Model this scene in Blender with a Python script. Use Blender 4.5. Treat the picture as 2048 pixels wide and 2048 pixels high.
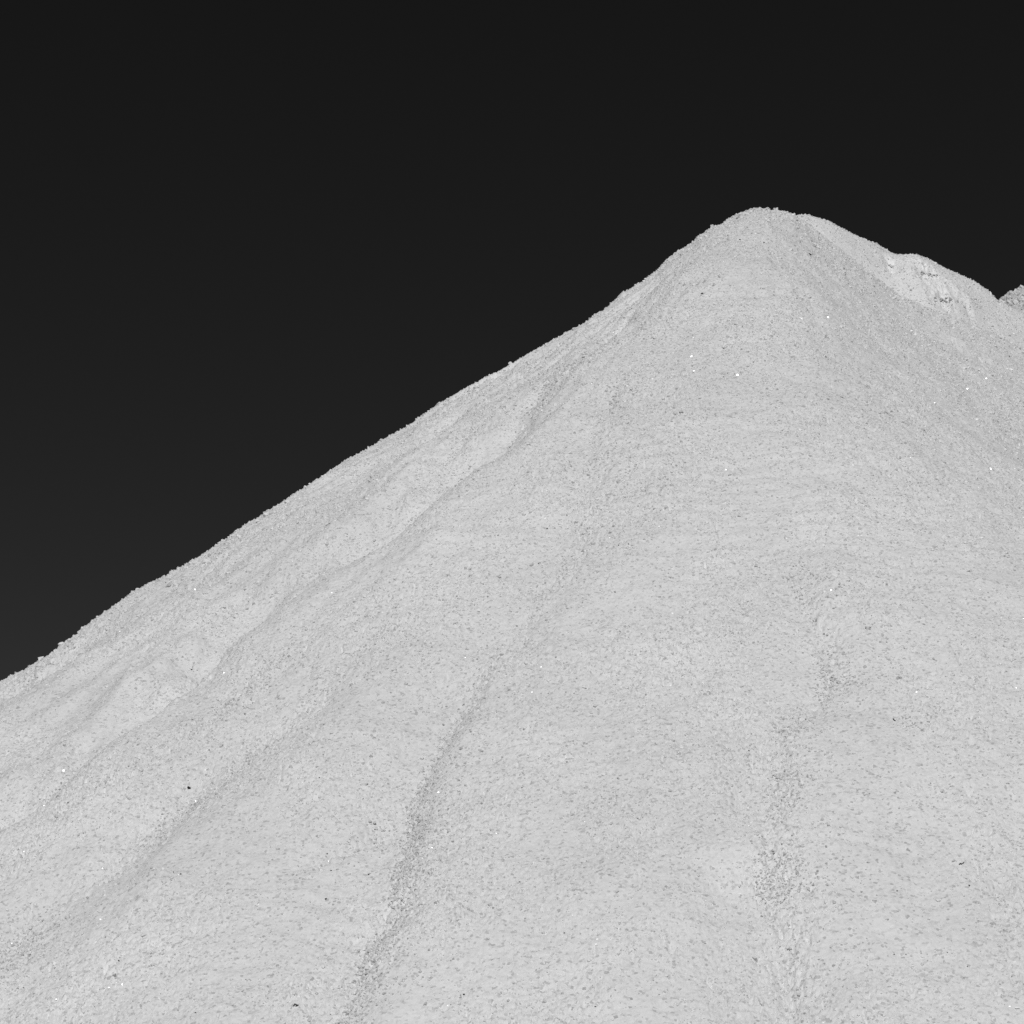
import bpy, math, random
import numpy as np
from mathutils import Vector, Matrix, Euler

for o in list(bpy.data.objects):
    bpy.data.objects.remove(o)
sc = bpy.context.scene
col = sc.collection
rng = np.random.default_rng(7)
random.seed(7)

# ------------------------------------------------------------------ camera
FOV = math.radians(24.0)
PITCH = math.radians(11.1)
CAM = (0.0, 0.0, 1.7)
TF = math.tan(FOV / 2)
cam_data = bpy.data.cameras.new('camera')
cam_data.sensor_width = 36.0
cam_data.angle = FOV
cam_data.clip_start = 0.1
cam_data.clip_end = 6000.0
cam = bpy.data.objects.new('camera', cam_data)
cam.location = CAM
cam.rotation_euler = (math.pi / 2 + PITCH, 0, 0)
col.objects.link(cam)
sc.camera = cam

# ------------------------------------------------------------------ sky: a clear sky as a red filter sees it in black and white
SUN_EL = math.radians(51.0)
SUN_AZ = math.radians(-4.0)        # almost straight behind the camera
sd = Vector((math.sin(SUN_AZ) * math.cos(SUN_EL), -math.cos(SUN_AZ) * math.cos(SUN_EL), math.sin(SUN_EL)))   # towards the sun
world = bpy.data.worlds.new('World')
sc.world = world
world.use_nodes = True
nt = world.node_tree
nt.nodes.clear()
sky = nt.nodes.new('ShaderNodeTexSky')
sky.sky_type = 'NISHITA'
sky.sun_disc = False
sky.sun_elevation = SUN_EL
sky.sun_rotation = math.atan2(sd.x, sd.y)
sky.altitude = 0.0
sky.air_density = 0.175
sky.dust_density = 0.22
sky.ozone_density = 3.0
sep = nt.nodes.new('ShaderNodeSeparateColor')
bg = nt.nodes.new('ShaderNodeBackground')
bg.inputs['Strength'].default_value = 0.05
wo = nt.nodes.new('ShaderNodeOutputWorld')
nt.links.new(sky.outputs['Color'], sep.inputs['Color'])
nt.links.new(sep.outputs['Red'], bg.inputs['Color'])
nt.links.new(bg.outputs['Background'], wo.inputs['Surface'])

# ------------------------------------------------------------------ sun
sl = bpy.data.lights.new('sun', 'SUN')
sl.energy = 4.5
sl.angle = math.radians(0.53)
sl.color = (1.0, 1.0, 1.0)
sun = bpy.data.objects.new('sun', sl)
sun.rotation_euler = (-sd).to_track_quat('-Z', 'Y').to_euler()
sun.location = (-5, -10, 20)
col.objects.link(sun)

sc.view_settings.view_transform = 'Standard'
sc.view_settings.look = 'None'
sc.view_settings.exposure = -0.64
sc.view_settings.gamma = 1.0
sc.view_settings.use_curve_mapping = False
sc.render.engine = 'CYCLES'
sc.cycles.use_denoising = False
sc.cycles.max_bounces = 8
sc.cycles.diffuse_bounces = 5
sc.render.film_transparent = False

# ------------------------------------------------------------------ noise
def _hash(ix, iy, seed):
    h = (ix.astype(np.uint32) * np.uint32(374761393)) ^ (iy.astype(np.uint32) * np.uint32(668265263)) ^ np.uint32((seed * 2246822519) & 0xFFFFFFFF)
    h = (h ^ (h >> np.uint32(13))) * np.uint32(1274126177)
    h = (h ^ (h >> np.uint32(15))) * np.uint32(2654435761)
    return h ^ (h >> np.uint32(16))

_GA = np.arange(256) * (2 * np.pi / 256)
_GX, _GY = np.cos(_GA).astype(np.float32), np.sin(_GA).astype(np.float32)

def noise(x, y, seed=0):
    """2D gradient noise, about -0.7 .. 0.7"""
    x = np.asarray(x, np.float64); y = np.asarray(y, np.float64)
    x0 = np.floor(x); y0 = np.floor(y)
    fx = (x - x0).astype(np.float32); fy = (y - y0).astype(np.float32)
    ix = x0.astype(np.int64); iy = y0.astype(np.int64)
    def g(dx, dy):
        k = _hash((ix + dx) & 0xFFFFFFFF, (iy + dy) & 0xFFFFFFFF, seed) & np.uint32(255)
        return _GX[k] * (fx - dx) + _GY[k] * (fy - dy)
    u = fx * fx * fx * (fx * (fx * 6 - 15) + 10)
    v = fy * fy * fy * (fy * (fy * 6 - 15) + 10)
    a = g(0, 0); b = g(1, 0); c = g(0, 1); d = g(1, 1)
    return (a + u * (b - a)) * (1 - v) + (c + u * (d - c)) * v

def fbm(x, y, n, seed=0, gain=0.5, lac=2.03):
    s = 0.0; amp = 1.0
    for k in range(n):
        s = s + amp * noise(x, y, seed + 17 * k)
        x = x * lac + 3.1; y = y * lac - 1.7; amp *= gain
    return s

def smin(a, b, k):
    h = np.clip(0.5 + 0.5 * (b - a) / k, 0, 1)
    return b + (a - b) * h - k * h * (1 - h)

def smooth(e0, e1, x):
    t = np.clip((x - e0) / (e1 - e0), 0, 1)
    return t * t * (3 - 2 * t)

# ------------------------------------------------------------------ the view line through a point of the photograph (2048 px frame)
CT, ST = math.cos(PITCH), math.sin(PITCH)
def ray(px, py):
    X = (px - 1024.0) / 1024.0 * TF
    Y = (1024.0 - py) / 1024.0 * TF
    dy = CT - Y * ST
    dz = ST + Y * CT
    return X / dy, dz / dy            # x = a*y, z = 1.7 + t*y

def hit(hfun, px, py, y0=5.0, y1=22.0, n=3400):
    a, t = ray(px, py)
    ys = np.linspace(y0, y1, n)
    f = hfun(a * ys, ys) - (CAM[2] + t * ys)
    k = np.argmax(f > 0)
    if f[k] <= 0:
        k = int(np.argmax(f))
    y = ys[k]
    return np.array((a * y, y))

# ------------------------------------------------------------------ materials
def mat(name):
    m = bpy.data.materials.new(name)
    m.use_nodes = True
    n = m.node_tree.nodes
    return m, n, m.node_tree.links, n['Principled BSDF']

def salt_material(name, white, grey, cell, bump_h):
    m, n, l, b = mat(name)
    tc = n.new('ShaderNodeTexCoord')
    # crystals: most are frosted white, some are clear and read grey
    vo = n.new('ShaderNodeTexVoronoi'); vo.inputs['Scale'].default_value = cell
    l.new(tc.outputs['Object'], vo.inputs['Vector'])
    r1 = n.new('ShaderNodeSeparateColor'); l.new(vo.outputs['Color'], r1.inputs['Color'])
    cr = n.new('ShaderNodeValToRGB')
    cr.color_ramp.interpolation = 'LINEAR'
    e = cr.color_ramp.elements
    e[0].position = 0.0; e[0].color = (grey, grey, grey, 1)
    e[1].position = 1.0; e[1].color = (white, white, white, 1)
    k = e.new(0.10); k.color = ((white * 2 + grey) / 3,) * 3 + (1,)
    k = e.new(0.30); k.color = (white * 0.97,) * 3 + (1,)
    l.new(r1.outputs['Red'], cr.inputs['Fac'])
    # broad damp / clean patches
    no = n.new('ShaderNodeTexNoise'); no.inputs['Scale'].default_value = 1.4; no.inputs['Detail'].default_value = 9; no.inputs['Roughness'].default_value = 0.62
    l.new(tc.outputs['Object'], no.inputs['Vector'])
    mr = n.new('ShaderNodeMapRange')
    mr.inputs['From Min'].default_value = 0.3; mr.inputs['From Max'].default_value = 0.7
    mr.inputs['To Min'].default_value = 0.91; mr.inputs['To Max'].default_value = 1.03
    l.new(no.outputs['Fac'], mr.inputs['Value'])
    mx = n.new('ShaderNodeMix'); mx.data_type = 'RGBA'; mx.blend_type = 'MULTIPLY'; mx.inputs['Factor'].default_value = 1
    l.new(cr.outputs['Color'], mx.inputs['A']); l.new(mr.outputs['Result'], mx.inputs['B'])
    l.new(mx.outputs['Result'], b.inputs['Base Color'])
    mr2 = n.new('ShaderNodeMapRange'); mr2.inputs['To Min'].default_value = 0.3; mr2.inputs['To Max'].default_value = 0.8
    l.new(r1.outputs['Green'], mr2.inputs['Value']); l.new(mr2.outputs['Result'], b.inputs['Roughness'])
    b.inputs['IOR'].default_value = 1.54
    n2 = n.new('ShaderNodeTexNoise'); n2.inputs['Scale'].default_value = cell * 1.3; n2.inputs['Detail'].default_value = 4
    n2.inputs['Roughness'].default_value = 0.65
    l.new(tc.outputs['Object'], n2.inputs['Vector'])
    bp = n.new('ShaderNodeBump'); bp.inputs['Strength'].default_value = 0.8; bp.inputs['Distance'].default_value = bump_h
    l.new(n2.outputs['Fac'], bp.inputs['Height']); l.new(bp.outputs['Normal'], b.inputs['Normal'])
    return m

M_SALT = salt_material('salt_surface', 0.71, 0.44, 95.0, 0.003)
M_SALT_LIT = salt_material('salt_surface_fine_lit', 0.755, 0.58, 95.0, 0.003)  # smoother salt, whitened so the rear strip's sunlit look sits in the colour
M_COARSE = salt_material('salt_surface_coarse', 0.62, 0.42, 30.0, 0.012)

def grain_material(name, lo, hi, r0, r1, polished=0.0):
    m, n, l, b = mat(name)
    oi = n.new('ShaderNodeObjectInfo')
    cr = n.new('ShaderNodeValToRGB')
    e = cr.color_ramp.elements
    e[0].position = 0.0; e[0].color = (lo, lo, lo, 1)
    e[1].position = 1.0; e[1].color = (hi, hi, hi, 1)
    k = e.new(0.12); k.color = ((lo + hi) / 2,) * 3 + (1,)
    k = e.new(0.3); k.color = (hi * 0.97,) * 3 + (1,)
    l.new(oi.outputs['Random'], cr.inputs['Fac']); l.new(cr.outputs['Color'], b.inputs['Base Color'])
    ma = n.new('ShaderNodeMath'); ma.operation = 'MULTIPLY'; ma.inputs[1].default_value = 37.7
    l.new(oi.outputs['Random'], ma.inputs[0])
    fr = n.new('ShaderNodeMath'); fr.operation = 'FRACT'; l.new(ma.outputs[0], fr.inputs[0])
    mr = n.new('ShaderNodeMapRange'); mr.inputs['To Min'].default_value = r0; mr.inputs['To Max'].default_value = r1
    l.new(fr.outputs[0], mr.inputs['Value'])
    if polished:
        lt = n.new('ShaderNodeMath'); lt.operation = 'LESS_THAN'; lt.inputs[1].default_value = polished
        l.new(fr.outputs[0], lt.inputs[0])
        mi = n.new('ShaderNodeMix'); mi.inputs['B'].default_value = 0.20
        l.new(lt.outputs[0], mi.inputs['Factor']); l.new(mr.outputs['Result'], mi.inputs['A'])
        l.new(mi.outputs['Result'], b.inputs['Roughness'])
    else:
        l.new(mr.outputs['Result'], b.inputs['Roughness'])
    b.inputs['IOR'].default_value = 1.54
    return m
M_GRAIN = grain_material('salt_grain', 0.44, 0.70, 0.4, 0.9, 0.07)
M_LUMP = grain_material('salt_lump', 0.48, 0.64, 0.4, 0.8)
M_CRUST = salt_material('salt_crust', 0.70, 0.5, 95.0, 0.003)
M_GLINT = grain_material('salt_crystal', 0.74, 0.80, 0.32, 0.52)

def dark_material(name, c):
    m, n, l, b = mat(name)
    tc = n.new('ShaderNodeTexCoord')
    no = n.new('ShaderNodeTexNoise'); no.inputs['Scale'].default_value = 250
    l.new(tc.outputs['Object'], no.inputs['Vector'])
    cr = n.new('ShaderNodeValToRGB')
    cr.color_ramp.elements[0].color = (c * 0.5,) * 3 + (1,)
    cr.color_ramp.elements[1].color = (c * 1.6,) * 3 + (1,)
    l.new(no.outputs['Fac'], cr.inputs['Fac']); l.new(cr.outputs['Color'], b.inputs['Base Color'])
    b.inputs['Roughness'].default_value = 0.8
    return m
M_GRIT = dark_material('dark_grit', 0.018)
M_TWIG = dark_material('dark_twig', 0.02)

# ------------------------------------------------------------------ skylines read off the photograph
SKY_MAIN = [(-400,1612),(-200,1490),(0,1366),(25,1352),(54,1337),(87,1319),(116,1303),(141,1283),(163,1260),(199,1232),(232,1211),(268,1185),(319,1160),
 (355,1139),(399,1114),(428,1098),(453,1080),(478,1060),(493,1049),(522,1033),(536,1024),(586,990),(632,962),(678,932),(700,917),(725,906),(747,892),
 (772,876),(809,856),(834,839),(845,831),(867,816),(881,806),(903,795),(925,781),(954,765),(968,757),(990,747),(1026,727),(1044,716),(1062,705),(1073,699),
 (1130,668),(1166,648),(1200,624),(1208,622),(1216,616),(1221,610),(1231,601),(1239,592),(1253,582),(1265,578),(1270,573),(1287,565),(1293,558),(1307,549),
 (1316,542),(1324,533),(1334,523),(1343,516),(1358,505),(1381,490),(1405,471),(1424,457),(1443,452),(1455,442),(1474,432),(1494,425),(1511,419),(1526,418),
 (1548,421),(1571,424),(1588,430),(1612,446),(1640,470),(1700,515),(1760,562),(1796,590),(1849,616),(1882,628),(1927,642),(1981,664),(2043,697),(2150,760),(2400,930)]
SKY_BACK = [(1480,520),(1540,462),(1575,438),(1600,430),(1617,431),(1633,435),(1658,443),(1687,459),(1710,471),(1737,483),(1757,491),(1784,507),(1796,511),
 (1819,510),(1836,511),(1861,521),(1889,537),(1919,550),(1939,559),(1958,569),(1974,581),(1993,599),(2016,612),(2048,628),(2150,690),(2400,860)]
SKY_FAR = [(1900,655),(1960,625),(1999,604),(2004,599),(2010,594),(2018,589),(2026,586),(2032,585),(2038,580),(2048,575),(2120,535),(2300,440),(2500,330),(2700,260)]

def fit_skyline(base, pts, ylo, yhi, fade, rounds=14):
    """height correction along a heap so that its outline follows the traced one"""
    at = np.array([ray(px, py) for px, py in pts])
    a_grid = np.linspace(at[0, 0], at[-1, 0], 900)
    t_goal = np.interp(a_grid, at[:, 0], at[:, 1])
    ys = np.linspace(ylo, yhi, 500)
    A, Y = np.meshgrid(a_grid, ys, indexing='ij')
    H0 = base(A * Y, Y)
    c = np.zeros_like(a_grid); ysil = None
    kk = np.hanning(93)[1:-1]; kk /= kk.sum()
    def soft(v):
        return np.convolve(np.pad(v, 45, mode='edge'), kk, 'valid')
    for k in range(rounds):
        if ysil is None:
            H = H0
        else:
            d = np.maximum(ysil[:, None] - Y, 0)
            lo = soft(c)
            H = H0 + lo[:, None] * np.exp(-(d / fade) ** 2) + (c - lo)[:, None] * np.exp(-(d / 0.55) ** 2)
        T = (H - CAM[2]) / Y
        j = np.argmax(T, axis=1)
        if ysil is None:
            ysil = soft(ys[j])
        c = c + (t_goal - T[np.arange(len(j)), j]) * ysil
    print('skyline error, px of 2048:', np.abs((t_goal - T.max(axis=1)) / TF * 1024)[::60].round(1))
    lo = soft(c); hi = c - lo
    def corr(x, y):
        a = x / np.maximum(y, 0.5)
        yy = np.interp(a, a_grid, ysil)
        d = np.maximum(yy - y, 0)
        return np.interp(a, a_grid, lo) * np.exp(-(d / fade) ** 2) + np.interp(a, a_grid, hi) * np.exp(-(d / 0.55) ** 2)
    return corr, c

# ------------------------------------------------------------------ main heap: height over the ground
AX, AY, AH = 1.72, 16.0, 7.22
def main_cone(x, y):
    x = np.asarray(x, float); y = np.asarray(y, float)
    dx = x - AX; dy = y - AY
    r = np.sqrt(np.where(dx > 0, dx * 0.55, dx) ** 2 + dy ** 2 + 0.16) - 0.28
    phi = np.arctan2(dx, -dy)
    m = 0.70 - 0.03 * np.clip(-phi, 0, 1.6)
    cone = AH - m * r
    plane = AH + 0.09 - 0.65 * dx + 0.64 * dy + 0.05 * np.maximum(-dy - 2.6, 0) ** 2
    flank = AH - 0.10 + 0.62 * dx + 0.33 * dy
    return smin(smin(cone, plane, 0.55), flank, 0.30)

def polar(x, y):
    dx = x - AX; dy = y - AY
    return np.arctan2(dx, -dy), np.sqrt(dx * dx + dy * dy)

# gullies and folds: (photo polyline from top to bottom, depth m, steep-side width m, gentle-side width m)
GULLIES = [   # photo polyline, depth, width of the left and right side, and how many grey crumbs darken it in place of shade
 ([(1330,590),(1200,690),(1090,775),(1019,845),(950,905),(830,985),(700,1075),(600,1128),(543,1169),(496,1198),(435,1252),(399,1283),(326,1339),(268,1379),(210,1425),(163,1459),(110,1500),(72,1528),(20,1575),(-120,1690),(-400,1910),(-700,2140)], 0.30, 0.50, 0.16, 12000),
 ([(560,1080),(420,1160),(330,1205),(240,1262),(152,1317),(109,1346),(62,1375),(0,1408),(-120,1480),(-330,1610)], 0.12, 0.25, 0.09, 1500),
 ([(800,1230),(720,1300),(560,1430),(430,1540),(330,1625),(250,1692),(170,1745),(110,1795),(50,1850),(0,1905),(-80,1990),(-300,2220)], 0.075, 0.35, 0.15, 5500),
 ([(620,1250),(560,1300),(470,1380),(380,1440),(280,1500),(180,1570),(90,1640),(0,1720),(-80,1790),(-300,1980)], 0.04, 0.30, 0.12, 1500),
 ([(1300,700),(1245,790),(1233,801),(1200,856),(1185,910),(1170,1000),(1170,1080),(1130,1130),(1090,1180),(1070,1210),(1000,1300),(940,1370),(900,1430)], 0.035, 0.16, 0.08, 2600),
 ([(1000,1330),(940,1380),(900,1430),(868,1480),(850,1525),(818,1590),(822,1640),(796,1720),(785,1790)], 0.075, 0.20, 0.065, 3200),
 ([(822,1640),(792,1730),(782,1820),(745,1880),(726,1960),(680,2035),(620,2150),(560,2260)], 0.06, 0.20, 0.07, 3000),
 ([(1540,1080),(1590,1180),(1612,1225),(1655,1268),(1645,1320),(1665,1360),(1610,1420),(1570,1480)], 0.05, 0.20, 0.08, 2800),
 ([(1590,1420),(1552,1480),(1556,1540),(1530,1620),(1544,1705),(1528,1770),(1550,1850)], 0.045, 0.20, 0.08, 2400),
 ([(1520,1700),(1530,1770),(1572,1840),(1560,1900),(1590,1960),(1585,2030),(1640,2150),(1640,2260)], 0.06, 0.24, 0.15, 4200),
 ([(1120,720),(1075,735),(1026,762),(954,805),(903,838),(863,870),(800,915),(720,965),(620,1030)], 0.12, 0.25, 0.08, 1700),
 ([(1060,730),(1010,760),(930,800),(850,850),(770,900),(690,950)], 0.08, 0.2, 0.07, 700),
 ([(1430,480),(1400,500),(1330,560),(1290,600),(1240,650),(1180,700)], 0.08, 0.2, 0.12, 1500),
 ([(830,1600),(780,1640),(740,1655),(700,1680),(640,1710),(560,1760)], 0.02, 0.08, 0.05, 500),
]
def gully_fields(base):
    out = []
    for pts, dep, wl, wr, crumbs in GULLIES:
        P = np.array([hit(base, px, py) for px, py in pts])
        out.append((P, dep, wl, wr, crumbs))
    return out

def apply_gullies(x, y, fields, want_mask=False):
    h = np.zeros_like(x); mask = np.zeros_like(x)
    jit = 0.028 * fbm(x * 3.4, y * 2.2, 3, 91) + 0.012 * fbm(x * 9, y * 6.5, 2, 95)
    var = 0.9 + 0.6 * fbm(x * 2.0, y * 1.5, 3, 98)
    for P, dep, wl, wr, crumbs in fields:
        mrg = 1.6
        sel = np.where((x > P[:, 0].min() - mrg) & (x < P[:, 0].max() + mrg) & (y > P[:, 1].min() - mrg) & (y < P[:, 1].max() + mrg))[0]
        if len(sel) == 0:
            continue
        xs, ys = x[sel], y[sel]
        best = np.full(len(sel), 1e9); sd_ = np.zeros(len(sel)); tt = np.zeros(len(sel))
        n = len(P) - 1
        for k in range(n):
            p, q = P[k], P[k + 1]
            d = q - p; L2 = d @ d
            if L2 < 1e-9:
                continue
            t = np.clip(((xs - p[0]) * d[0] + (ys - p[1]) * d[1]) / L2, 0, 1)
            ex = xs - p[0] - t * d[0]; ey = ys - p[1] - t * d[1]
            D = ex * ex + ey * ey
            sg = np.sign(d[0] * ey - d[1] * ex)          # + on the right-hand side as the camera sees it
            b = D < best
            best = np.where(b, D, best); sd_ = np.where(b, sg, sd_); tt = np.where(b, (k + t) / n, tt)
        dist = np.sqrt(best) * sd_ + jit[sel]
        w = np.where(dist > 0, wr, wl)
        u = np.sqrt((dist / w) ** 2 + 0.02) - 0.141
        taper = smooth(0, 0.22, tt) * smooth(0, 0.22, 1 - tt) * np.clip(var[sel], 0.15, 1.7)
        h[sel] -= dep * np.exp(-u * (0.6 + 0.5 * u)) * taper
        mask[sel] = np.maximum(mask[sel], taper * np.exp(-((dist - 0.3 * min(wr, 0.1)) / (0.9 * min(wr, 0.1))) ** 2))
    return (h, mask) if want_mask else h

def medium(x, y, h0):
    phi, r = polar(x, y)
    m = 0.06 * fbm(x * 0.45, y * 0.32, 3, 11)
    # runnels down the slope, stronger on the left flank
    left = smooth(-0.15, -0.75, phi)
    wob = phi * 13 + 0.28 * noise(x * 1.3, y * 1.1, 23)
    m = m + (0.012 + 0.065 * left) * fbm(wob, r * 0.22, 3, 21) * smooth(0.3, 1.8, r)
    # slumped layers along the contour
    wz = h0 + 0.09 * fbm(x * 1.1, y * 0.9, 2, 33) + 0.035 * noise(x * 5, y * 3.5, 35)
    lay = fbm(wz * 6.0, phi * 2.2, 2, 31) * 0.010 + (noise(wz * 15.0, phi * 5.0, 37) * 0.0075 + noise(wz * 31.0, phi * 9.0, 38) * 0.0085) * (1 + 0.7 * smooth(-0.3, 0.2, phi))
    m = m + lay * (1 - 0.7 * left) * (1 - 0.45 * smooth(4.0, 7.0, r)) * np.clip(0.8 + 1.4 * fbm(x * 0.8, y * 0.6, 2, 39), 0.1, 1.8)
    m = m + 0.022 * fbm(x * 2.1, y * 1.5, 3, 41) + 0.014 * fbm(x * 6.3, y * 4.6, 2, 45)
    return m

BUMPS = [  # photo px, height, radius
 (1742,1185,0.04,0.40),(1350,560,0.05,0.25),(1180,760,0.03,0.4),(1510,1720,0.03,0.12),(1600,1600,0.02,0.3),
]
PITS = [  # photo px, depth, rx, ry (m)
 (1735,1262,0.03,0.03,0.05),(1788,1445,0.012,0.02,0.05),(1542,1712,0.03,0.018,0.10),(1610,1225,0.03,0.05,0.09),(1652,1272,0.04,0.05,0.12),
 (1478,1607,0.02,0.022,0.06),(1722,1422,0.025,0.05,0.07),(742,1648,0.018,0.03,0.05),(820,1637,0.02,0.025,0.05),(1010,1622,0.014,0.016,0.04),
 (786,1815,0.025,0.05,0.08),(1530,1765,0.03,0.05,0.09),(1570,1955,0.03,0.03,0.14),(1575,1905,0.025,0.05,0.1),(748,1850,0.016,0.015,0.03),
 (670,1940,0.016,0.03,0.04),(716,1075,0.02,0.035,0.07),(1076,1185,0.02,0.03,0.06),(496,1195,0.02,0.03,0.08),(60,1620,0.02,0.03,0.08),
 (1495,505,0.018,0.05,0.08),(1395,880,0.012,0.03,0.05),(1530,915,0.014,0.03,0.06),(1450,1075,0.012,0.025,0.05),(1790,860,0.012,0.02,0.05),
]
def spots(x, y, base, bumps, pits, soften=0.55):
    h = np.zeros_like(x)
    for px, py, a, rad in bumps:
        p = hit(base, px, py)
        h += a * np.exp(-(((x - p[0]) / rad) ** 2 + ((y - p[1]) / (rad * 1.7)) ** 2))
    for px, py, a, rx, ry in pits:
        p = hit(base, px, py)
        q = ((x - p[0]) / max(rx, 0.028)) ** 2 + ((y - p[1]) / ry) ** 2
        q = q * (1 + 0.8 * noise(x * 40, y * 25, 55))
        h -= a * soften * np.exp(-q * np.abs(q) ** 0.3)
    return h

def grains(x, y, rough):
    wx = 0.012 * noise(x * 23, y * 19, 57); wy = 0.012 * noise(x * 23 + 5, y * 19, 58)
    u, v = x + wx, y + wy
    g = 0.006 * noise(x * 17, y * 13, 61)
    # caked crust: rounded clods with sharp cracks between them
    g = g + (0.0125 * np.abs(noise(u * 30, v * 27, 62)) + 0.0110 * np.abs(noise(u * 62, v * 55, 63)) + 0.0072 * np.abs(noise(u * 120, v * 104, 64))) * rough
    g = g + 0.0022 * noise(x * 150, y * 120, 60) * rough
    # small hollows where lumps have rolled out
    pit = noise(x * 24 + 7, y * 16, 65)
    g = g - 0.011 * smooth(0.30, 0.55, pit) * np.clip(rough, 0.5, 1.3)
    low = smooth(12.5, 8.0, y)          # finer, washed salt lower on the slope
    return g * (1 - 0.20 * low) + 0.0042 * low * np.abs(noise(u * 215, v * 185, 67)) * rough

def roughness_field(x, y):
    return np.clip(1.0 + 1.7 * fbm(x * 1.9, y * 1.4, 4, 71), 0.3, 2.0)

MAIN = {}
def main_mid(x, y):
    """main heap without its grain"""
    shp = np.shape(x)
    x = np.ravel(np.asarray(x, float)); y = np.ravel(np.asarray(y, float))
    h0 = main_cone(x, y)
    h = h0 + medium(x, y, h0)
    if 'gul' in MAIN:
        h = h + apply_gullies(x, y, MAIN['gul']) + spots(x, y, MAIN['b0'], BUMPS, PITS)
    if 'corr' in MAIN:
        h = h + MAIN['corr'](x, y)
    return h.reshape(shp)

MAIN['corr'], c0 = fit_skyline(main_mid, SKY_MAIN, 8.0, 17.5, 3.5)
print('main skyline correction', float(c0.min()), float(c0.max()))
def main_smooth(x, y, c=MAIN['corr']):
    h0 = main_cone(x, y)
    return h0 + medium(np.asarray(x, float), np.asarray(y, float), h0) + c(x, y)
MAIN['b0'] = main_smooth
MAIN['gul'] = gully_fields(MAIN['b0'])
del MAIN['corr']
MAIN['corr'], c0 = fit_skyline(main_mid, SKY_MAIN, 8.0, 17.5, 2.5)

# ------------------------------------------------------------------ heap behind on the right
def back_base(x, y):
    x = np.asarray(x, float); y = np.asarray(y, float)
    yr = 17.75 + 0.22 * (x - 2.0)
    top = 7.35 - 0.28 * np.maximum(x - 3.0, 0) - 1.0 * np.maximum(1.75 - x, 0) + 0.04 * np.exp(-((x - 3.05) / 0.3) ** 2)
    d = np.sqrt((y - yr) ** 2 + 0.09) - 0.25
    h = top - np.where(y < yr, 0.82, 0.66) * d
    return h + 0.06 * fbm(x * 0.9, y * 0.7, 3, 111) + 0.02 * fbm(x * 3, y * 2, 3, 113)
BACK = {}
BACK_BUMPS = [(1885,588,0.06,0.15),(1840,528,0.04,0.14),(1980,660,0.05,0.3),(1700,500,0.05,0.2),(1920,600,0.05,0.10),(1815,560,0.05,0.14)]
BACK_PITS = [(1782,536,0.10,0.045,0.16),(1848,554,0.12,0.06,0.20),(1868,558,0.09,0.05,0.16),(1890,607,0.13,0.045,0.16),(1874,602,0.08,0.06,0.12),(1908,604,0.07,0.05,0.12),(1930,620,0.06,0.035,0.2)]
def back_mid(x, y):
    shp = np.shape(x)
    x = np.ravel(np.asarray(x, float)); y = np.ravel(np.asarray(y, float))
    h = back_base(x, y)
    if 'b0' in BACK:
        h = h + spots(x, y, BACK['b0'], BACK_BUMPS, BACK_PITS, 0.75)
    if 'corr' in BACK:
        h = h + BACK['corr'](x, y)
    return h.reshape(shp)
BACK['corr'], c1 = fit_skyline(back_mid, SKY_BACK, 14.5, 20.5, 3.0)
print('back skyline correction', float(c1.min()), float(c1.max()))
BACK['b0'] = lambda x, y, c=BACK['corr']: back_base(x, y) + c(x, y)
del BACK['corr']
BACK['corr'], c1 = fit_skyline(back_mid, SKY_BACK, 14.5, 20.5, 2.0)

# ------------------------------------------------------------------ far heap of coarse salt
def far_base(x, y):
    x = np.asarray(x, float); y = np.asarray(y, float)
    dx = x - 8.6; dy = y - 23.0
    r = np.sqrt(dx * dx + dy * dy + 0.3) - 0.5
    return 10.1 - 0.68 * r + 0.12 * fbm(x * 0.8, y * 0.6, 4, 131)
FAR = {}
def far_mid(x, y):
    shp = np.shape(x)
    x = np.ravel(np.asarray(x, float)); y = np.ravel(np.asarray(y, float))
    h = far_base(x, y)
    if 'corr' in FAR:
        h = h + FAR['corr'](x, y)
    return h.reshape(shp)
FAR['corr'], c2 = fit_skyline(far_mid, SKY_FAR, 15.0, 26.0, 3.0)
print('far skyline correction', float(c2.min()), float(c2.max()))

# ------------------------------------------------------------------ heap meshes
def grid_mesh(name, X, Y, Z, material):
    nr, nc = X.shape
    co = np.stack((X, Y, Z), axis=-1).reshape(-1, 3).astype(np.float32)
    idx = np.arange(nr * nc, dtype=np.int32).reshape(nr, nc)
    q = np.stack((idx[:-1, :-1], idx[:-1, 1:], idx[1:, 1:], idx[1:, :-1]), axis=-1).reshape(-1, 4)
    me = bpy.data.meshes.new(name)
    me.vertices.add(len(co)); me.vertices.foreach_set('co', co.ravel())
    me.loops.add(q.size); me.loops.foreach_set('vertex_index', q.ravel())
    me.polygons.add(len(q)); me.polygons.foreach_set('loop_start', np.arange(0, q.size, 4, dtype=np.int32))
    me.update(calc_edges=True)
    me.shade_smooth()
    me.materials.append(material)
    return me

def thing(name, label, cat, loc, group=None):
    o = bpy.data.objects.new(name, None)
    o.location = loc; o.empty_display_size = 0.3
    o['label'] = label; o['category'] = cat
    if group:
        o['group'] = group
    col.objects.link(o)
    return o

def part(name, me, parent, co=None, rot=None, scale=None):
    """a child whose mesh coordinates are in world metres (or placed at co)"""
    o = bpy.data.objects.new(name, me)
    col.objects.link(o)
    o.parent = parent
    p = parent.location
    c = Vector((0, 0, 0)) if co is None else Vector(co)
    o.location = c - p
    if rot is not None:
        o.rotation_euler = rot
    if scale is not None:
        o.scale = scale
    return o

def spread(lo, hi, n, g):
    """n coordinates from lo to hi, geometrically wider"""
    return lo + (hi - lo) * (np.linspace(0, 1, n) ** g)

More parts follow.
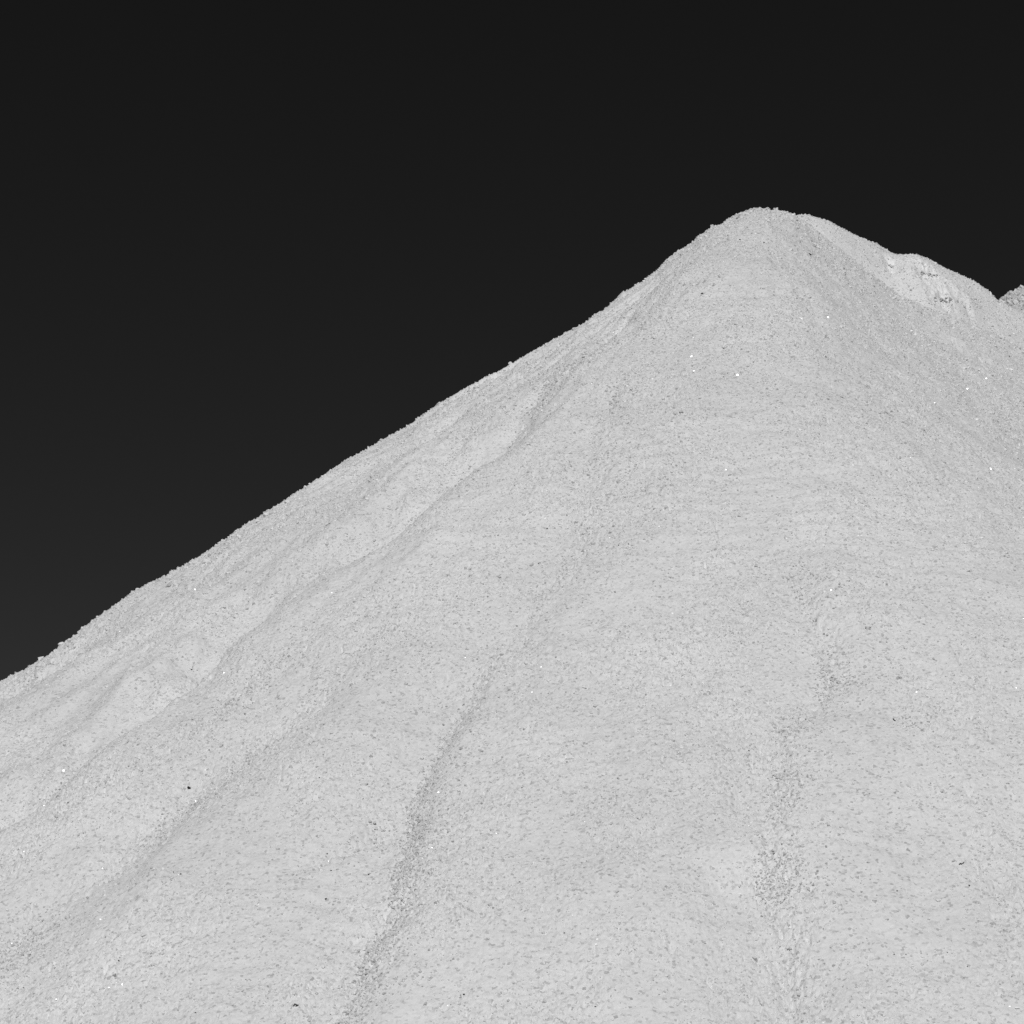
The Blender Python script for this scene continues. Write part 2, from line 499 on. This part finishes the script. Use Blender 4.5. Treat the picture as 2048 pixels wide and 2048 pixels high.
# columns fan out with distance so that each covers about the same share of the view
AD = TF * 1.22
a_cols = np.concatenate((-spread(AD, 1.7, 46, 2.0)[::-1][:-1], np.linspace(-AD, AD, 1270), spread(AD, 1.7, 46, 2.0)[1:]))
yy = np.linspace(7.6, 15.7, 4000)
el = np.arctan((main_cone(np.full_like(yy, AX), yy) - CAM[2]) / yy)
el = np.maximum.accumulate(el) + np.linspace(0, 0.03, 4000)
y_dense = np.interp(np.linspace(el[0], el[-1], 800), el, yy)
y_rows = np.concatenate((np.linspace(4.5, 7.5, 26), y_dense, np.linspace(15.715, 17.3, 95), 17.35 + spread(0, 10.5, 40, 1.8)))
Yg, Ag = np.meshgrid(y_rows, a_cols, indexing='ij')
Xg = Ag * Yg
xf, yf = Xg.ravel(), Yg.ravel()
RO = roughness_field(xf, yf)
GM = apply_gullies(xf, yf, MAIN['gul'], True)[1]
Zm = main_mid(xf, yf) + grains(xf, yf, RO + 0.9 * GM) + GM * (0.007 * noise(xf * 19, yf * 16, 68) + 0.009 * noise(xf * 46, yf * 38, 69))
Zm = np.maximum(Zm, -0.15 + 0.0 * Zm).reshape(Xg.shape)

heap = thing('salt_heap', 'huge white salt heap with a rounded peak filling most of the picture', 'salt heap', (AX, AY, 0))
body = part('slope', grid_mesh('salt_heap_slope', Xg, Yg, Zm, M_SALT), heap)

# heap behind
a2 = np.concatenate((spread(0.02, 0.10, 30, 1.0)[:-1], np.linspace(0.10, 0.262, 420), spread(0.262, 0.9, 40, 2.0)[1:]))
y2 = np.concatenate((spread(0, 4.9, 30, 1.0) + 8.0, np.linspace(13.0, 18.9, 560), 18.95 + spread(0, 9, 30, 1.7)))
Y2, A2 = np.meshgrid(y2, a2, indexing='ij')
X2 = A2 * Y2
Z2 = back_mid(X2, Y2).ravel() + 0.45 * grains(X2.ravel() + 40, Y2.ravel(), roughness_field(X2.ravel() + 40, Y2.ravel()))
Z2 = np.maximum(Z2, -0.15).reshape(X2.shape)
heap2 = thing('salt_heap', 'bumpy white salt heap with dark pits behind the right shoulder of the main peak', 'salt heap', (3.0, 17.3, 0))
part('slope', grid_mesh('salt_heap_back_slope', X2, Y2, Z2, M_SALT_LIT), heap2)

# far heap
a3 = np.concatenate((spread(0.0, 0.17, 20, 1.0)[:-1], np.linspace(0.17, 0.27, 200), spread(0.27, 1.1, 40, 1.6)[1:]))
y3 = np.concatenate((np.linspace(12.0, 18.9, 30), np.linspace(19, 24.5, 200), 24.6 + spread(0, 12, 26, 1.5)))
Y3, A3 = np.meshgrid(y3, a3, indexing='ij')
X3 = A3 * Y3
f3x, f3y = X3.ravel(), Y3.ravel()
Z3 = far_mid(f3x, f3y) + 0.03 * fbm(f3x * 7, f3y * 5, 3, 141) + 0.025 * fbm(f3x * 19, f3y * 13, 2, 145)
Z3 = np.maximum(Z3, -0.15).reshape(X3.shape)
heap3 = thing('salt_heap', 'coarse grey salt heap just showing at the right edge of the picture', 'salt heap', (8.6, 23.0, 0))
part('slope', grid_mesh('salt_heap_far_slope', X3, Y3, Z3, M_COARSE), heap3)

# ------------------------------------------------------------------ ground: pale salt flat
def ground():
    m, n, l, b = mat('salt_flat')
    tc = n.new('ShaderNodeTexCoord')
    no = n.new('ShaderNodeTexNoise'); no.inputs['Scale'].default_value = 0.6; no.inputs['Detail'].default_value = 8
    l.new(tc.outputs['Object'], no.inputs['Vector'])
    cr = n.new('ShaderNodeValToRGB')
    cr.color_ramp.elements[0].position = 0.3; cr.color_ramp.elements[0].color = (0.32, 0.32, 0.32, 1)
    cr.color_ramp.elements[1].position = 0.7; cr.color_ramp.elements[1].color = (0.55, 0.55, 0.55, 1)
    l.new(no.outputs['Fac'], cr.inputs['Fac']); l.new(cr.outputs['Color'], b.inputs['Base Color'])
    b.inputs['Roughness'].default_value = 0.85
    me = bpy.data.meshes.new('ground')
    S = 2500
    me.from_pydata([(-S, -S, 0), (S, -S, 0), (S, S, 0), (-S, S, 0)], [], [(0, 1, 2, 3)])
    me.materials.append(m)
    o = bpy.data.objects.new('ground', me); o['kind'] = 'structure'
    o['label'] = 'pale flat ground around the salt heaps'
    col.objects.link(o)
ground()

# ------------------------------------------------------------------ loose crystals
def crystal_mesh(name, material, seed, flat=1.0, chips=3):
    """a broken cubic salt crystal: a skewed box with some corners knocked off"""
    r = random.Random(seed)
    import bmesh
    bm = bmesh.new()
    bmesh.ops.create_cube(bm, size=1.6)
    for v in bm.verts:
        v.co.x *= 1 + r.uniform(-0.25, 0.3); v.co.y *= 1 + r.uniform(-0.25, 0.3); v.co.z *= flat * (1 + r.uniform(-0.25, 0.3))
        v.co += Vector((r.uniform(-.18, .18), r.uniform(-.18, .18), r.uniform(-.18, .18) * flat))
    for k in range(chips):
        d = Vector((r.choice((-1, 1)) * r.uniform(.5, 1), r.choice((-1, 1)) * r.uniform(.5, 1), r.choice((-1, 1)) * r.uniform(.5, 1) / max(flat, .4))).normalized()
        far = max(v.co.dot(d) for v in bm.verts)
        res = bmesh.ops.bisect_plane(bm, geom=bm.verts[:] + bm.edges[:] + bm.faces[:], plane_co=d * far * r.uniform(0.62, 0.82), plane_no=d, clear_outer=True)
        ed = [e for e in res['geom_cut'] if isinstance(e, bmesh.types.BMEdge)]
        if ed:
            bmesh.ops.contextual_create(bm, geom=ed)
    bmesh.ops.triangulate(bm, faces=bm.faces[:])
    bmesh.ops.recalc_face_normals(bm, faces=bm.faces[:])
    me = bpy.data.meshes.new(name)
    bm.to_mesh(me); bm.free()
    me.materials.append(material)
    for p in me.polygons:
        p.use_smooth = False
    return me

def lump_mesh(name, material, seed):
    """a clod of stuck crystals"""
    import bmesh
    r = random.Random(seed)
    bm = bmesh.new()
    bmesh.ops.create_icosphere(bm, subdivisions=2, radius=1.0)
    ax = Vector((r.uniform(.8, 1.25), r.uniform(.7, 1.1), r.uniform(.6, .9)))
    off = r.uniform(0, 99)
    from mathutils import noise as mn
    for v in bm.verts:
        n = mn.noise(v.co * 1.3 + Vector((off, 0, 0))) * 0.55 + mn.noise(v.co * 3.1 + Vector((0, off, 0))) * 0.35
        v.co = v.co * (1 + n)
        v.co.x *= ax.x; v.co.y *= ax.y; v.co.z *= ax.z
    me = bpy.data.meshes.new(name)
    bm.to_mesh(me); bm.free()
    me.materials.append(material)
    for p in me.polygons:
        p.use_smooth = False
    return me

GRAIN_MESHES = [crystal_mesh('grain_%s' % k, M_GRAIN, 100 + i, f, c) for i, (k, f, c) in enumerate((('cube', 1.0, 2), ('chip', 0.55, 3), ('block', 0.8, 3), ('shard', 0.4, 2), ('nub', 1.0, 4)))]
M_CGRAIN = grain_material('coarse_salt_grain', 0.42, 0.62, 0.4, 0.9)
COARSE_MESHES = [crystal_mesh('coarse_grain_%s' % k, M_CGRAIN, 150 + i, f, c) for i, (k, f, c) in enumerate((('cube', 1.0, 3), ('chip', 0.6, 4), ('block', 0.8, 4)))]
GRAIN_BASES = []; COARSE_BASES = []
for me in COARSE_MESHES:
    COARSE_BASES.append(bpy.data.objects.new(me.name, me))
for me in GRAIN_MESHES:
    GRAIN_BASES.append(bpy.data.objects.new(me.name, me))     # only a source of geometry, never placed in the scene

def scatter_group(bases):
    g = bpy.data.node_groups.new('scatter_grains', 'GeometryNodeTree')
    g.interface.new_socket('Geometry', in_out='INPUT', socket_type='NodeSocketGeometry')
    g.interface.new_socket('Geometry', in_out='OUTPUT', socket_type='NodeSocketGeometry')
    N, L = g.nodes, g.links
    gi = N.new('NodeGroupInput'); go = N.new('NodeGroupOutput')
    join = N.new('GeometryNodeJoinGeometry')
    for b in bases:
        oi = N.new('GeometryNodeObjectInfo'); oi.inputs['Object'].default_value = b
        oi.inputs['As Instance'].default_value = True
        L.new(oi.outputs['Geometry'], join.inputs['Geometry'])
    m2p = N.new('GeometryNodeMeshToPoints')
    L.new(gi.outputs[0], m2p.inputs['Mesh'])
    iop = N.new('GeometryNodeInstanceOnPoints')
    iop.inputs['Pick Instance'].default_value = True
    L.new(m2p.outputs['Points'], iop.inputs['Points']); L.new(join.outputs['Geometry'], iop.inputs['Instance'])
    def attr(nm, typ):
        a = N.new('GeometryNodeInputNamedAttribute'); a.data_type = typ; a.inputs['Name'].default_value = nm
        return a.outputs['Attribute']
    L.new(attr('pick', 'INT'), iop.inputs['Instance Index'])
    e2r = N.new('FunctionNodeEulerToRotation'); L.new(attr('turn', 'FLOAT_VECTOR'), e2r.inputs[0])
    L.new(e2r.outputs[0], iop.inputs['Rotation'])
    L.new(attr('size', 'FLOAT_VECTOR'), iop.inputs['Scale'])
    L.new(iop.outputs['Instances'], go.inputs[0])
    return g
SCATTER = scatter_group(GRAIN_BASES)
SCATTER_COARSE = scatter_group(COARSE_BASES)
M_CLEAR_SHADE = grain_material('clear_shade_salt', 0.36, 0.62, 0.35, 0.9, 0.1)  # grey of clear crystals, deepened so gully streaks look shaded
SCATTER_CLEAR_SHADE = scatter_group([bpy.data.objects.new('clear_grain', crystal_mesh('clear_grain', M_CLEAR_SHADE, 180 + k, f, 3)) for k, f in enumerate((1.0, 0.6, 0.8))])

def scatter(name, pts, sizes, parent, label, group=None, kinds=5):
    n = len(pts)
    me = bpy.data.meshes.new(name)
    me.vertices.add(n); me.vertices.foreach_set('co', np.asarray(pts, np.float32).ravel())
    at = me.attributes.new('pick', 'INT', 'POINT'); at.data.foreach_set('value', rng.integers(0, kinds, n).astype(np.int32))
    at = me.attributes.new('turn', 'FLOAT_VECTOR', 'POINT'); at.data.foreach_set('vector', rng.uniform(0, 6.28, (n, 3)).astype(np.float32).ravel())
    at = me.attributes.new('size', 'FLOAT_VECTOR', 'POINT'); at.data.foreach_set('vector', np.repeat(np.asarray(sizes, np.float32)[:, None], 3, 1).ravel())
    me.update()
    o = part(name, me, parent)
    o['kind'] = 'stuff'; o['label'] = label
    md = o.modifiers.new('scatter', 'NODES'); md.node_group = group or SCATTER
    return o

def bilinear(Y_rows, A_cols, Z, x, y):
    a = x / y
    i = np.clip(np.searchsorted(Y_rows, y) - 1, 0, len(Y_rows) - 2); j = np.clip(np.searchsorted(A_cols, a) - 1, 0, len(A_cols) - 2)
    u = (y - Y_rows[i]) / (Y_rows[i + 1] - Y_rows[i]); v = (a - A_cols[j]) / (A_cols[j + 1] - A_cols[j])
    return (Z[i, j] * (1 - u) * (1 - v) + Z[i + 1, j] * u * (1 - v) + Z[i, j + 1] * (1 - u) * v + Z[i + 1, j + 1] * u * v)
def main_z(x, y):
    return bilinear(y_rows, a_cols, Zm, np.asarray(x, float), np.asarray(y, float))
def back_z(x, y):
    return bilinear(y2, a2, Z2, np.asarray(x, float), np.asarray(y, float))
def far_z(x, y):
    return bilinear(y3, a3, Z3, np.asarray(x, float), np.asarray(y, float))

# even cover over the part of the main heap that can be seen
N_G = 260000
ya = np.sqrt(rng.uniform(7.6 ** 2, 16.6 ** 2, N_G)); aa = rng.uniform(-AD, AD, N_G)
xa = aa * ya
clump = roughness_field(xa, ya) * (0.6 + 0.9 * np.clip(fbm(xa * 6, ya * 4, 2, 77) + 0.4, 0, 1.2))
keep = rng.uniform(0, 1.3, N_G) < clump
xa, ya = xa[keep], ya[keep]
za = main_z(xa, ya)
sz = np.clip(rng.lognormal(math.log(0.0034), 0.42, len(xa)), 0.0016, 0.010) * np.clip(ya / 13.0, 0.72, 1.05)
print('grains', len(xa))
scatter('loose_grains', np.stack((xa, ya, za - sz * 0.15), 1), sz, heap, 'loose salt crystals covering the slope')

# coarse crystals strewn along the gullies, their grey standing in for gully shade
gx, gy, gs = [], [], []
for P, dep, wl, wr, crumbs in MAIN['gul']:
    L = np.concatenate(([0], np.cumsum(np.hypot(*np.diff(P, axis=0).T))))
    t = rng.uniform(0, L[-1], crumbs)
    cx = np.interp(t, L, P[:, 0]); cy = np.interp(t, L, P[:, 1])
    side = rng.gamma(1.4, 0.75 * min(wr, 0.12), crumbs) - 0.3 * min(wr, 0.12) - (0.028 * fbm(cx * 3.4, cy * 2.2, 3, 91))
    kp = rng.uniform(0, 1, crumbs) < np.clip(0.34 + 2.4 * fbm(cx * 3.6, cy * 2.6, 3, 171), 0.03, 1) * smooth(0, 0.2, t / L[-1]) * smooth(0, 0.15, 1 - t / L[-1])
    gx.append((cx + side)[kp]); gy.append((cy + rng.normal(0, 0.05, crumbs))[kp])
gx = np.concatenate(gx); gy = np.concatenate(gy)
ok = (gy > 7.6) & (gy < 17) & (np.abs(gx / gy) < AD)
gx, gy = gx[ok], gy[ok]
gs = np.clip(rng.lognormal(math.log(0.0037), 0.42, len(gx)), 0.0016, 0.009) * np.clip(gy / 13.0, 0.7, 1.05)
print('gully crumbs', len(gx))
scatter('gully_shade_crumbs', np.stack((gx, gy, main_z(gx, gy) + gs * 0.1), 1), gs, heap, 'coarse salt crystals in the gullies, greyed to stand in for shade', SCATTER_CLEAR_SHADE, 3)

# clusters of clear crystals all over the face
n5 = 110000
y5 = np.sqrt(rng.uniform(7.6 ** 2, 16.6 ** 2, n5)); x5 = rng.uniform(-AD, AD, n5) * y5
d5 = fbm(x5 * 5.5, y5 * 4.4, 3, 181) + 0.6 * fbm(x5 * 0.9, y5 * 0.7, 2, 187)
k5 = rng.uniform(0, 1, n5) < np.clip(1.6 * d5 - 0.12, 0.04, 0.8)
x5, y5 = x5[k5], y5[k5]
s5 = np.clip(rng.lognormal(math.log(0.0031), 0.45, len(x5)), 0.0016, 0.009) * np.clip(y5 / 13.0, 0.75, 1.05)
print('clear crystals', len(x5))
scatter('clear_grains', np.stack((x5, y5, main_z(x5, y5) - s5 * 0.1), 1), s5, heap, 'clusters of clear grey salt crystals over the slope', SCATTER_CLEAR_SHADE, 3)

# crumbs along the crest, where they stand out against the sky
n4 = 5200
a4 = rng.uniform(-AD, AD, n4)
cols = np.linspace(-AD, AD, 400)
yl = np.linspace(8, 17.2, 700)
CC, YL = np.meshgrid(cols, yl, indexing='ij')
ycrest = yl[np.argmax((main_z((CC * YL).ravel(), YL.ravel()).reshape(CC.shape) - CAM[2]) / YL, axis=1)]
y4 = np.clip(np.interp(a4, cols, ycrest) + rng.normal(0, 0.28, n4), 7.7, 17.2); x4 = a4 * y4
s4 = np.clip(rng.lognormal(math.log(0.0050), 0.45, n4), 0.003, 0.015)
scatter('crest_crumbs', np.stack((x4, y4, main_z(x4, y4) + s4 * 0.2), 1), s4, heap, 'rough salt crumbs along the crest of the heap')

n2 = 26000
yb = rng.uniform(13.1, 18.6, n2); ab = rng.uniform(0.10, 0.262, n2); xb = ab * yb
zb = back_z(xb, yb); sb = np.clip(rng.lognormal(math.log(0.0040), 0.4, n2), 0.002, 0.011)
scatter('loose_grains', np.stack((xb, yb, zb + sb * 0.2), 1), sb, heap2, 'loose salt crystals covering the heap')
n3 = 16000
yc = rng.uniform(19, 24, n3); ac = rng.uniform(0.17, 0.27, n3); xc = ac * yc
zc = far_z(xc, yc); s3 = np.clip(rng.lognormal(math.log(0.009), 0.4, n3), 0.004, 0.024)
scatter('loose_lumps', np.stack((xc, yc, zc + s3 * 0.2), 1), s3, heap3, 'coarse salt lumps covering the heap', SCATTER_COARSE, 3)

# ------------------------------------------------------------------ clods and clear crystals big enough to pick out
def surf(px, py, zfun, y0, y1):
    a, t = ray(px, py)
    ys = np.linspace(y0, y1, 6000)
    f = zfun(a * ys, ys) - (CAM[2] + t * ys)
    k = int(np.argmax(f > 0))
    if f[k] <= 0:
        return None
    y = ys[k]
    return Vector((a * y, y, float(zfun(np.array([a * y]), np.array([y]))[0])))
def main_surf(px, py):
    return surf(px, py, main_z, 6.0, 17.2)

LUMPS = [lump_mesh('salt_lump', M_LUMP, 300 + k) for k in range(6)]
CRUST = [lump_mesh('crust_ledge', M_CRUST, 350 + k) for k in range(4)]
placed = [(1735,1258,11),(1745,1250,9),(1706,1569,11),(1669,1786,9),(1890,1795,8),(742,1648,9),(747,1850,8),(605,1893,9),(233,1935,9),(433,1797,9),(463,1708,8),(421,1987,9),
 (688,2012,9),(953,1973,9),(1017,2000,8),(1015,1980,7),(878,1852,7),(982,1013,7),(1000,919,7),(912,1213,8),(1016,1230,7),(964,1300,8),(836,1250,7),(962,1296,7),(1078,1188,10),(1276,1248,6),
 (1150,1335,7),(1395,900,6),(1528,910,8),(1390,916,6),(1662,610,6),(1545,645,7),(1920,1520,8),(1750,1598,7),(1660,1640,6),(1765,1670,7),(1867,1655,7),(1950,2040,10),(1860,2035,8),
 (1985,1790,6),(1945,1960,6),(717,1240,6),(1285,1585,6),(1120,1603,6),(1030,1722,7),(700,1474,9),(708,1479,8),(805,1840,7),(272,1385,8),(150,1640,7),(420,1240,7),(600,1170,8),(870,870,7),
 (1450,1452,6),(1505,1600,6),(1860,1300,6),(1960,1270,6),(1930,1340,6),(1640,1360,6),(1700,1450,6),(1340,1830,7),(1280,1920,7),(1180,1960,7),(1105,1900,7)]
r_ = random.Random(5)
spots_l = list(placed)
while len(spots_l) < 130:
    px = r_.uniform(-60, 2100); py = r_.uniform(480, 2070)
    a, t = ray(px, py)
    spots_l.append((px, py, r_.uniform(3.0, 5.5)))
for i, (px, py, s) in enumerate(spots_l):
    p = main_surf(px, py)
    if p is None or p.y > 16.3:
        continue
    rad = s * 0.5 * (p.y / 1024 * TF) * 0.72
    o = part('lump', LUMPS[i % 6], heap, (p.x, p.y, p.z - rad * 0.15), (r_.uniform(0, 6.28), r_.uniform(0, 6.28), r_.uniform(0, 6.28)), (rad,) * 3)

# crusted ledges that overhang the deeper pits
def back_surf(px, py):
    return surf(px, py, back_z, 12.5, 18.8)
LEDGE_MAIN = [(1736,1258,13,6),(1652,1270,9,5),(1545,1704,6,6),(745,1645,11,5),(1576,1898,8,4),(822,1632,7,4)]
LEDGE_BACK = [(1782,532,11,6),(1842,548,13,5),(1854,549,9,4),(1868,552,14,5),(1876,597,12,4),(1887,600,12,6),(1898,598,14,5),(1914,602,10,4),(1930,615,8,5)]
for i, (px, py, w, hh) in enumerate(LEDGE_MAIN + LEDGE_BACK):
    main = i < len(LEDGE_MAIN)
    for q in range(3):
        qx, qy = px + r_.uniform(-.6, .6) * w, py + r_.uniform(-.5, .5) * hh
        p = main_surf(qx, qy) if main else back_surf(qx, qy)
        if p is None:
            continue
        k = p.y * TF / 1024; f = r_.uniform(0.45, 0.9)
        part('crust_ledge', CRUST[(i + q) % 4], heap if main else heap2, (p.x, p.y - 0.2 * hh * k, p.z + 0.1 * hh * k), (r_.uniform(-.2, .5), r_.uniform(-.5, .5), r_.uniform(-1, 1)),
             (w * 0.45 * k * f, hh * 1.0 * k * f, hh * 0.5 * k * f))

# crystals whose faces catch the sun
GL = [crystal_mesh('bright_crystal', M_GLINT, 400 + k, 0.5, 2) for k in range(4)]
glints = [(1554,454),(1600,561),(1500,540),(1690,470),(1724,505),(1325,582),(1170,769),(1236,849),(973,784),(1044,859),(1078,860),(1260,1000),(314,1295),(311,1319),(360,1310),(455,1314),(536,1145),(671,1121),
 (294,1564),(162,1565),(190,1488),(637,1635),(637,1634),(912,1668),(877,1768),(1105,1642),(1168,1736),(1760,1238),(1810,1320),(1750,1285),(1700,1232),(1918,1150),(1960,1180),(1650,1180),(1837,1837),(1675,1933),
 (1678,1965),(1535,1933),(1587,2027),(1826,2022),(1842,1918),(1585,1978),(1640,1950),(308,1963),(442,2014),(580,2005),(85,1980),(350,1675),(230,1621),(170,1732),(1404,1262),(1416,1172),(1500,1240),(1600,1312),
 (1060,1112),(992,1158),(1100,1010),(841,995),(857,1030),(874,1007),(700,1128),(1620,860),(1740,665),(1795,720),(1835,715),(1930,730),(1660,940),(1790,880),(1880,930),(1990,1500),(1975,1010),(640,1180),
 (480,1390),(250,1440),(540,1540),(1200,1500),(1350,1400),(1250,1250),(1480,1850),(1390,1960),(1330,1650),(860,1870),(600,1730),(130,1850),(40,1720),(1150,1180),(1300,1120),(1420,700),(1460,820),(1560,780)]
half = None
for i, (px, py) in enumerate(glints):
    if i % 5 in (1, 3):
        continue
    p = main_surf(px, py)
    if p is None:
        continue
    s = r_.choice((0.5, 0.6, 0.7, 0.9, 1.2)) * 1.4 * (p.y / 1024 * TF) * 0.5
    s = max(s, 0.0012)
    v = (Vector(CAM) - p).normalized()
    n = (v + sd).normalized() + Vector((r_.gauss(0, .03), r_.gauss(0, .03), r_.gauss(0, .03)))
    q = n.to_track_quat('Z', 'Y') @ Euler((0, 0, r_.uniform(0, 6.28))).to_quaternion()
    part('bright_crystal', GL[i % 4], heap, (p.x, p.y, p.z + s * 0.4), q.to_euler(), (s * r_.uniform(.7, 1.3), s * r_.uniform(.7, 1.3), s))

# ------------------------------------------------------------------ bits of dark grit and twig lying on the salt
def grit_mesh(name, seed, long=1.0):
    import bmesh
    r = random.Random(seed)
    bm = bmesh.new()
    bmesh.ops.create_icosphere(bm, subdivisions=1, radius=1.0)
    for v in bm.verts:
        v.co *= r.uniform(0.65, 1.2)
        v.co.x *= long; v.co.z *= 0.7
    me = bpy.data.meshes.new(name)
    bm.to_mesh(me); bm.free()
    me.materials.append(M_GRIT)
    return me

def twig_mesh(name, path, radii):
    """a bent tapering stick along a path (metres)"""
    vs, fs = [], []
    P = [Vector(p) for p in path]
    ns = 6
    for k, p in enumerate(P):
        d = (P[min(k + 1, len(P) - 1)] - P[max(k - 1, 0)]).normalized()
        u = d.cross(Vector((0.3, 0.2, 1))).normalized(); w = d.cross(u)
        for j in range(ns):
            an = 2 * math.pi * j / ns
            vs.append(p + (u * math.cos(an) + w * math.sin(an)) * radii[k])
    for k in range(len(P) - 1):
        for j in range(ns):
            fs.append((k * ns + j, k * ns + (j + 1) % ns, (k + 1) * ns + (j + 1) % ns, (k + 1) * ns + j))
    fs.append(tuple(range(ns))[::-1]); fs.append(tuple((len(P) - 1) * ns + j for j in range(ns)))
    me = bpy.data.meshes.new(name)
    me.from_pydata([tuple(v) for v in vs], [], fs)
    me.materials.append(M_TWIG)
    return me

def single(name, me, px, py, label, cat, size=1.0, rot=(0, 0, 0), group=None, lift=0.3):
    p = main_surf(px, py)
    if p is None:
        return
    o = bpy.data.objects.new(name, me)
    o.location = (p.x, p.y, p.z + size * lift); o.rotation_euler = rot; o.scale = (size,) * 3
    o['label'] = label; o['category'] = cat
    if group:
        o['group'] = group
    col.objects.link(o)

GRITS = [grit_mesh('grit_speck', 500 + k, lg) for k, lg in enumerate((1.0, 1.4, 1.2, 1.8))]
SPECIAL = [
 (1480,480,5,'black grit speck just below the peak, leftmost of three'),
 (1528,486,4,'small black grit speck just below the peak, middle of three'),
 (1620,510,8,'larger black grit speck right of the peak, rightmost of three'),
 (1404,588,5,'flat dark grit speck on the upper left shoulder below the skyline'),
 (378,1577,8,'biggest black grit lump on the lower left slope beside white crystals'),
 (1079,1127,5,'lone black grit speck near the middle of the salt slope'),
 (928,1990,5,'black grit speck near the bottom edge left of centre'),
 (652,1799,5,'black grit speck left of the lower central gully'),
 (238,1922,5,'black grit speck above a grey lump in the lower left corner'),
]
def px_size(p_px, y):
    return p_px * 0.5 * (y * TF / 1024)
for i, (px, py, s, lab) in enumerate(SPECIAL):
    p = main_surf(px, py)
    single('grit_speck', GRITS[i % 4], px, py, lab, 'grit', px_size(s, p.y), (r_.uniform(-.4, .8), r_.uniform(-.4, .4), r_.uniform(0, 3)), 'dark grit on the salt')
TINY = [
 (1690,546,'tiny dark grit dot on the right shoulder below the peak'),
 (1237,1091,'left one of two tiny grit dots side by side right of mid slope'), (1257,1089,'right one of two tiny grit dots side by side right of mid slope'),
 (1094,1058,'tiny grit dot just above the lone black speck at mid slope'), (1029,971,'tiny grit dot highest on the middle of the slope'),
 (862,1057,'tiny grit dot on the slope midway between skyline and centre'), (1230,1185,'tiny grit dot just below the pair right of mid slope'),
 (1034,1253,'tiny grit dot straight below the lone black speck at mid slope'),
 (383,1340,'tiny grit dot highest on the left flank near the skyline'), (384,1440,'tiny grit dot on the left flank above the biggest black lump'),
 (418,1501,'tiny grit dot just above right of the biggest black lump'), (373,1626,'tiny grit dot just below the biggest black lump on the left'),
 (136,1606,'tiny grit dot on the left flank nearest the left edge'), (639,1556,'tiny grit dot beside a bright crystal left of the central gully'),
 (654,1708,'tiny grit dot in a row left of the central gully, uppermost'), (662,1742,'tiny grit dot in a row left of the central gully, middle'), (737,1750,'tiny grit dot at the left lip of the central gully'),
 (347,1745,'left one of two tiny grit dots close together on the lower left slope'), (361,1749,'right one of two tiny grit dots close together on the lower left slope'),
 (211,1875,'tiny grit dot just above the speck in the lower left corner'), (391,2026,'tiny grit dot at the bottom edge left of the jagged twig'), (47,1977,'tiny grit dot in the very lower left corner'),
 (1044,1577,'tiny grit dot right of the central gully below mid slope'), (1039,1765,'tiny grit dot low on the slope between the two lower gullies'),
 (1129,1867,'tiny grit dot near the bottom between the two lower gullies'), (1144,2021,'left one of two tiny grit dots at the bottom edge, centre'), (1191,2015,'right one of two tiny grit dots at the bottom edge, centre'),
 (1498,1503,'tiny grit dot left of the right-hand gully, higher one'), (1564,1690,'tiny grit dot in the right-hand gully above its crevice'),
 (1794,1783,'tiny grit dot left of the bent twig at lower right'), (1938,1772,'tiny grit dot just below the bent twig at lower right'),
 (1788,1909,'left one of two tiny grit dots side by side at lower right'), (1812,1910,'right one of two tiny grit dots side by side at lower right'),
 (1895,1906,'tiny grit dot uppermost of three near the lower right corner'), (1935,1934,'tiny grit dot rightmost of three near the lower right corner'), (1898,1963,'tiny grit dot lowest of three near the lower right corner')]
for i, (px, py, lab) in enumerate(TINY):
    p = main_surf(px, py)
    single('grit_speck', GRITS[(i * 3 + 1) % 4], px, py, lab, 'grit', px_size(r_.uniform(2.8, 4.0), p.y),
           (r_.uniform(-.4, .8), r_.uniform(-.4, .4), r_.uniform(0, 3)), 'dark grit on the salt')

def twig_at(px, py, path_px, rad_px, label):
    """path in photo pixels round the point, laid on the slope there"""
    p = main_surf(px, py)
    k = p.y * TF / 1024
    pts = []
    for (u, v) in path_px:
        q = main_surf(px + u, py + v)
        pts.append((q.x - p.x, q.y - p.y, q.z - p.z + rad_px[0] * k * 0.8))
    me = twig_mesh('twig', pts, [r * k for r in rad_px])
    o = bpy.data.objects.new('twig', me); o.location = p
    o['label'] = label; o['category'] = 'twig'; o['group'] = 'dark twig bits on the salt'
    col.objects.link(o)
twig_at(1922, 1729, [(-4, 1), (-1, 0), (1.5, 0.5), (4, -1.5), (6, -4)], [1.0, 1.6, 1.5, 1.1, 0.5], 'short black bent twig lying on the slope at lower right')
twig_at(1788, 1441, [(-2, -4), (-1, -1.5), (1, 0.5), (4, 1.5)], [0.6, 1.3, 1.3, 0.6], 'small dark curved twig on the slope below the nose pit')
twig_at(592, 2012, [(-5, 2), (-2.5, -1), (0, 0), (2.5, 0.5), (5, -1)], [1.2, 2.0, 2.4, 2.0, 1.2], 'jagged black twig scrap at the bottom edge left of centre')
print('objects', len(bpy.data.objects))
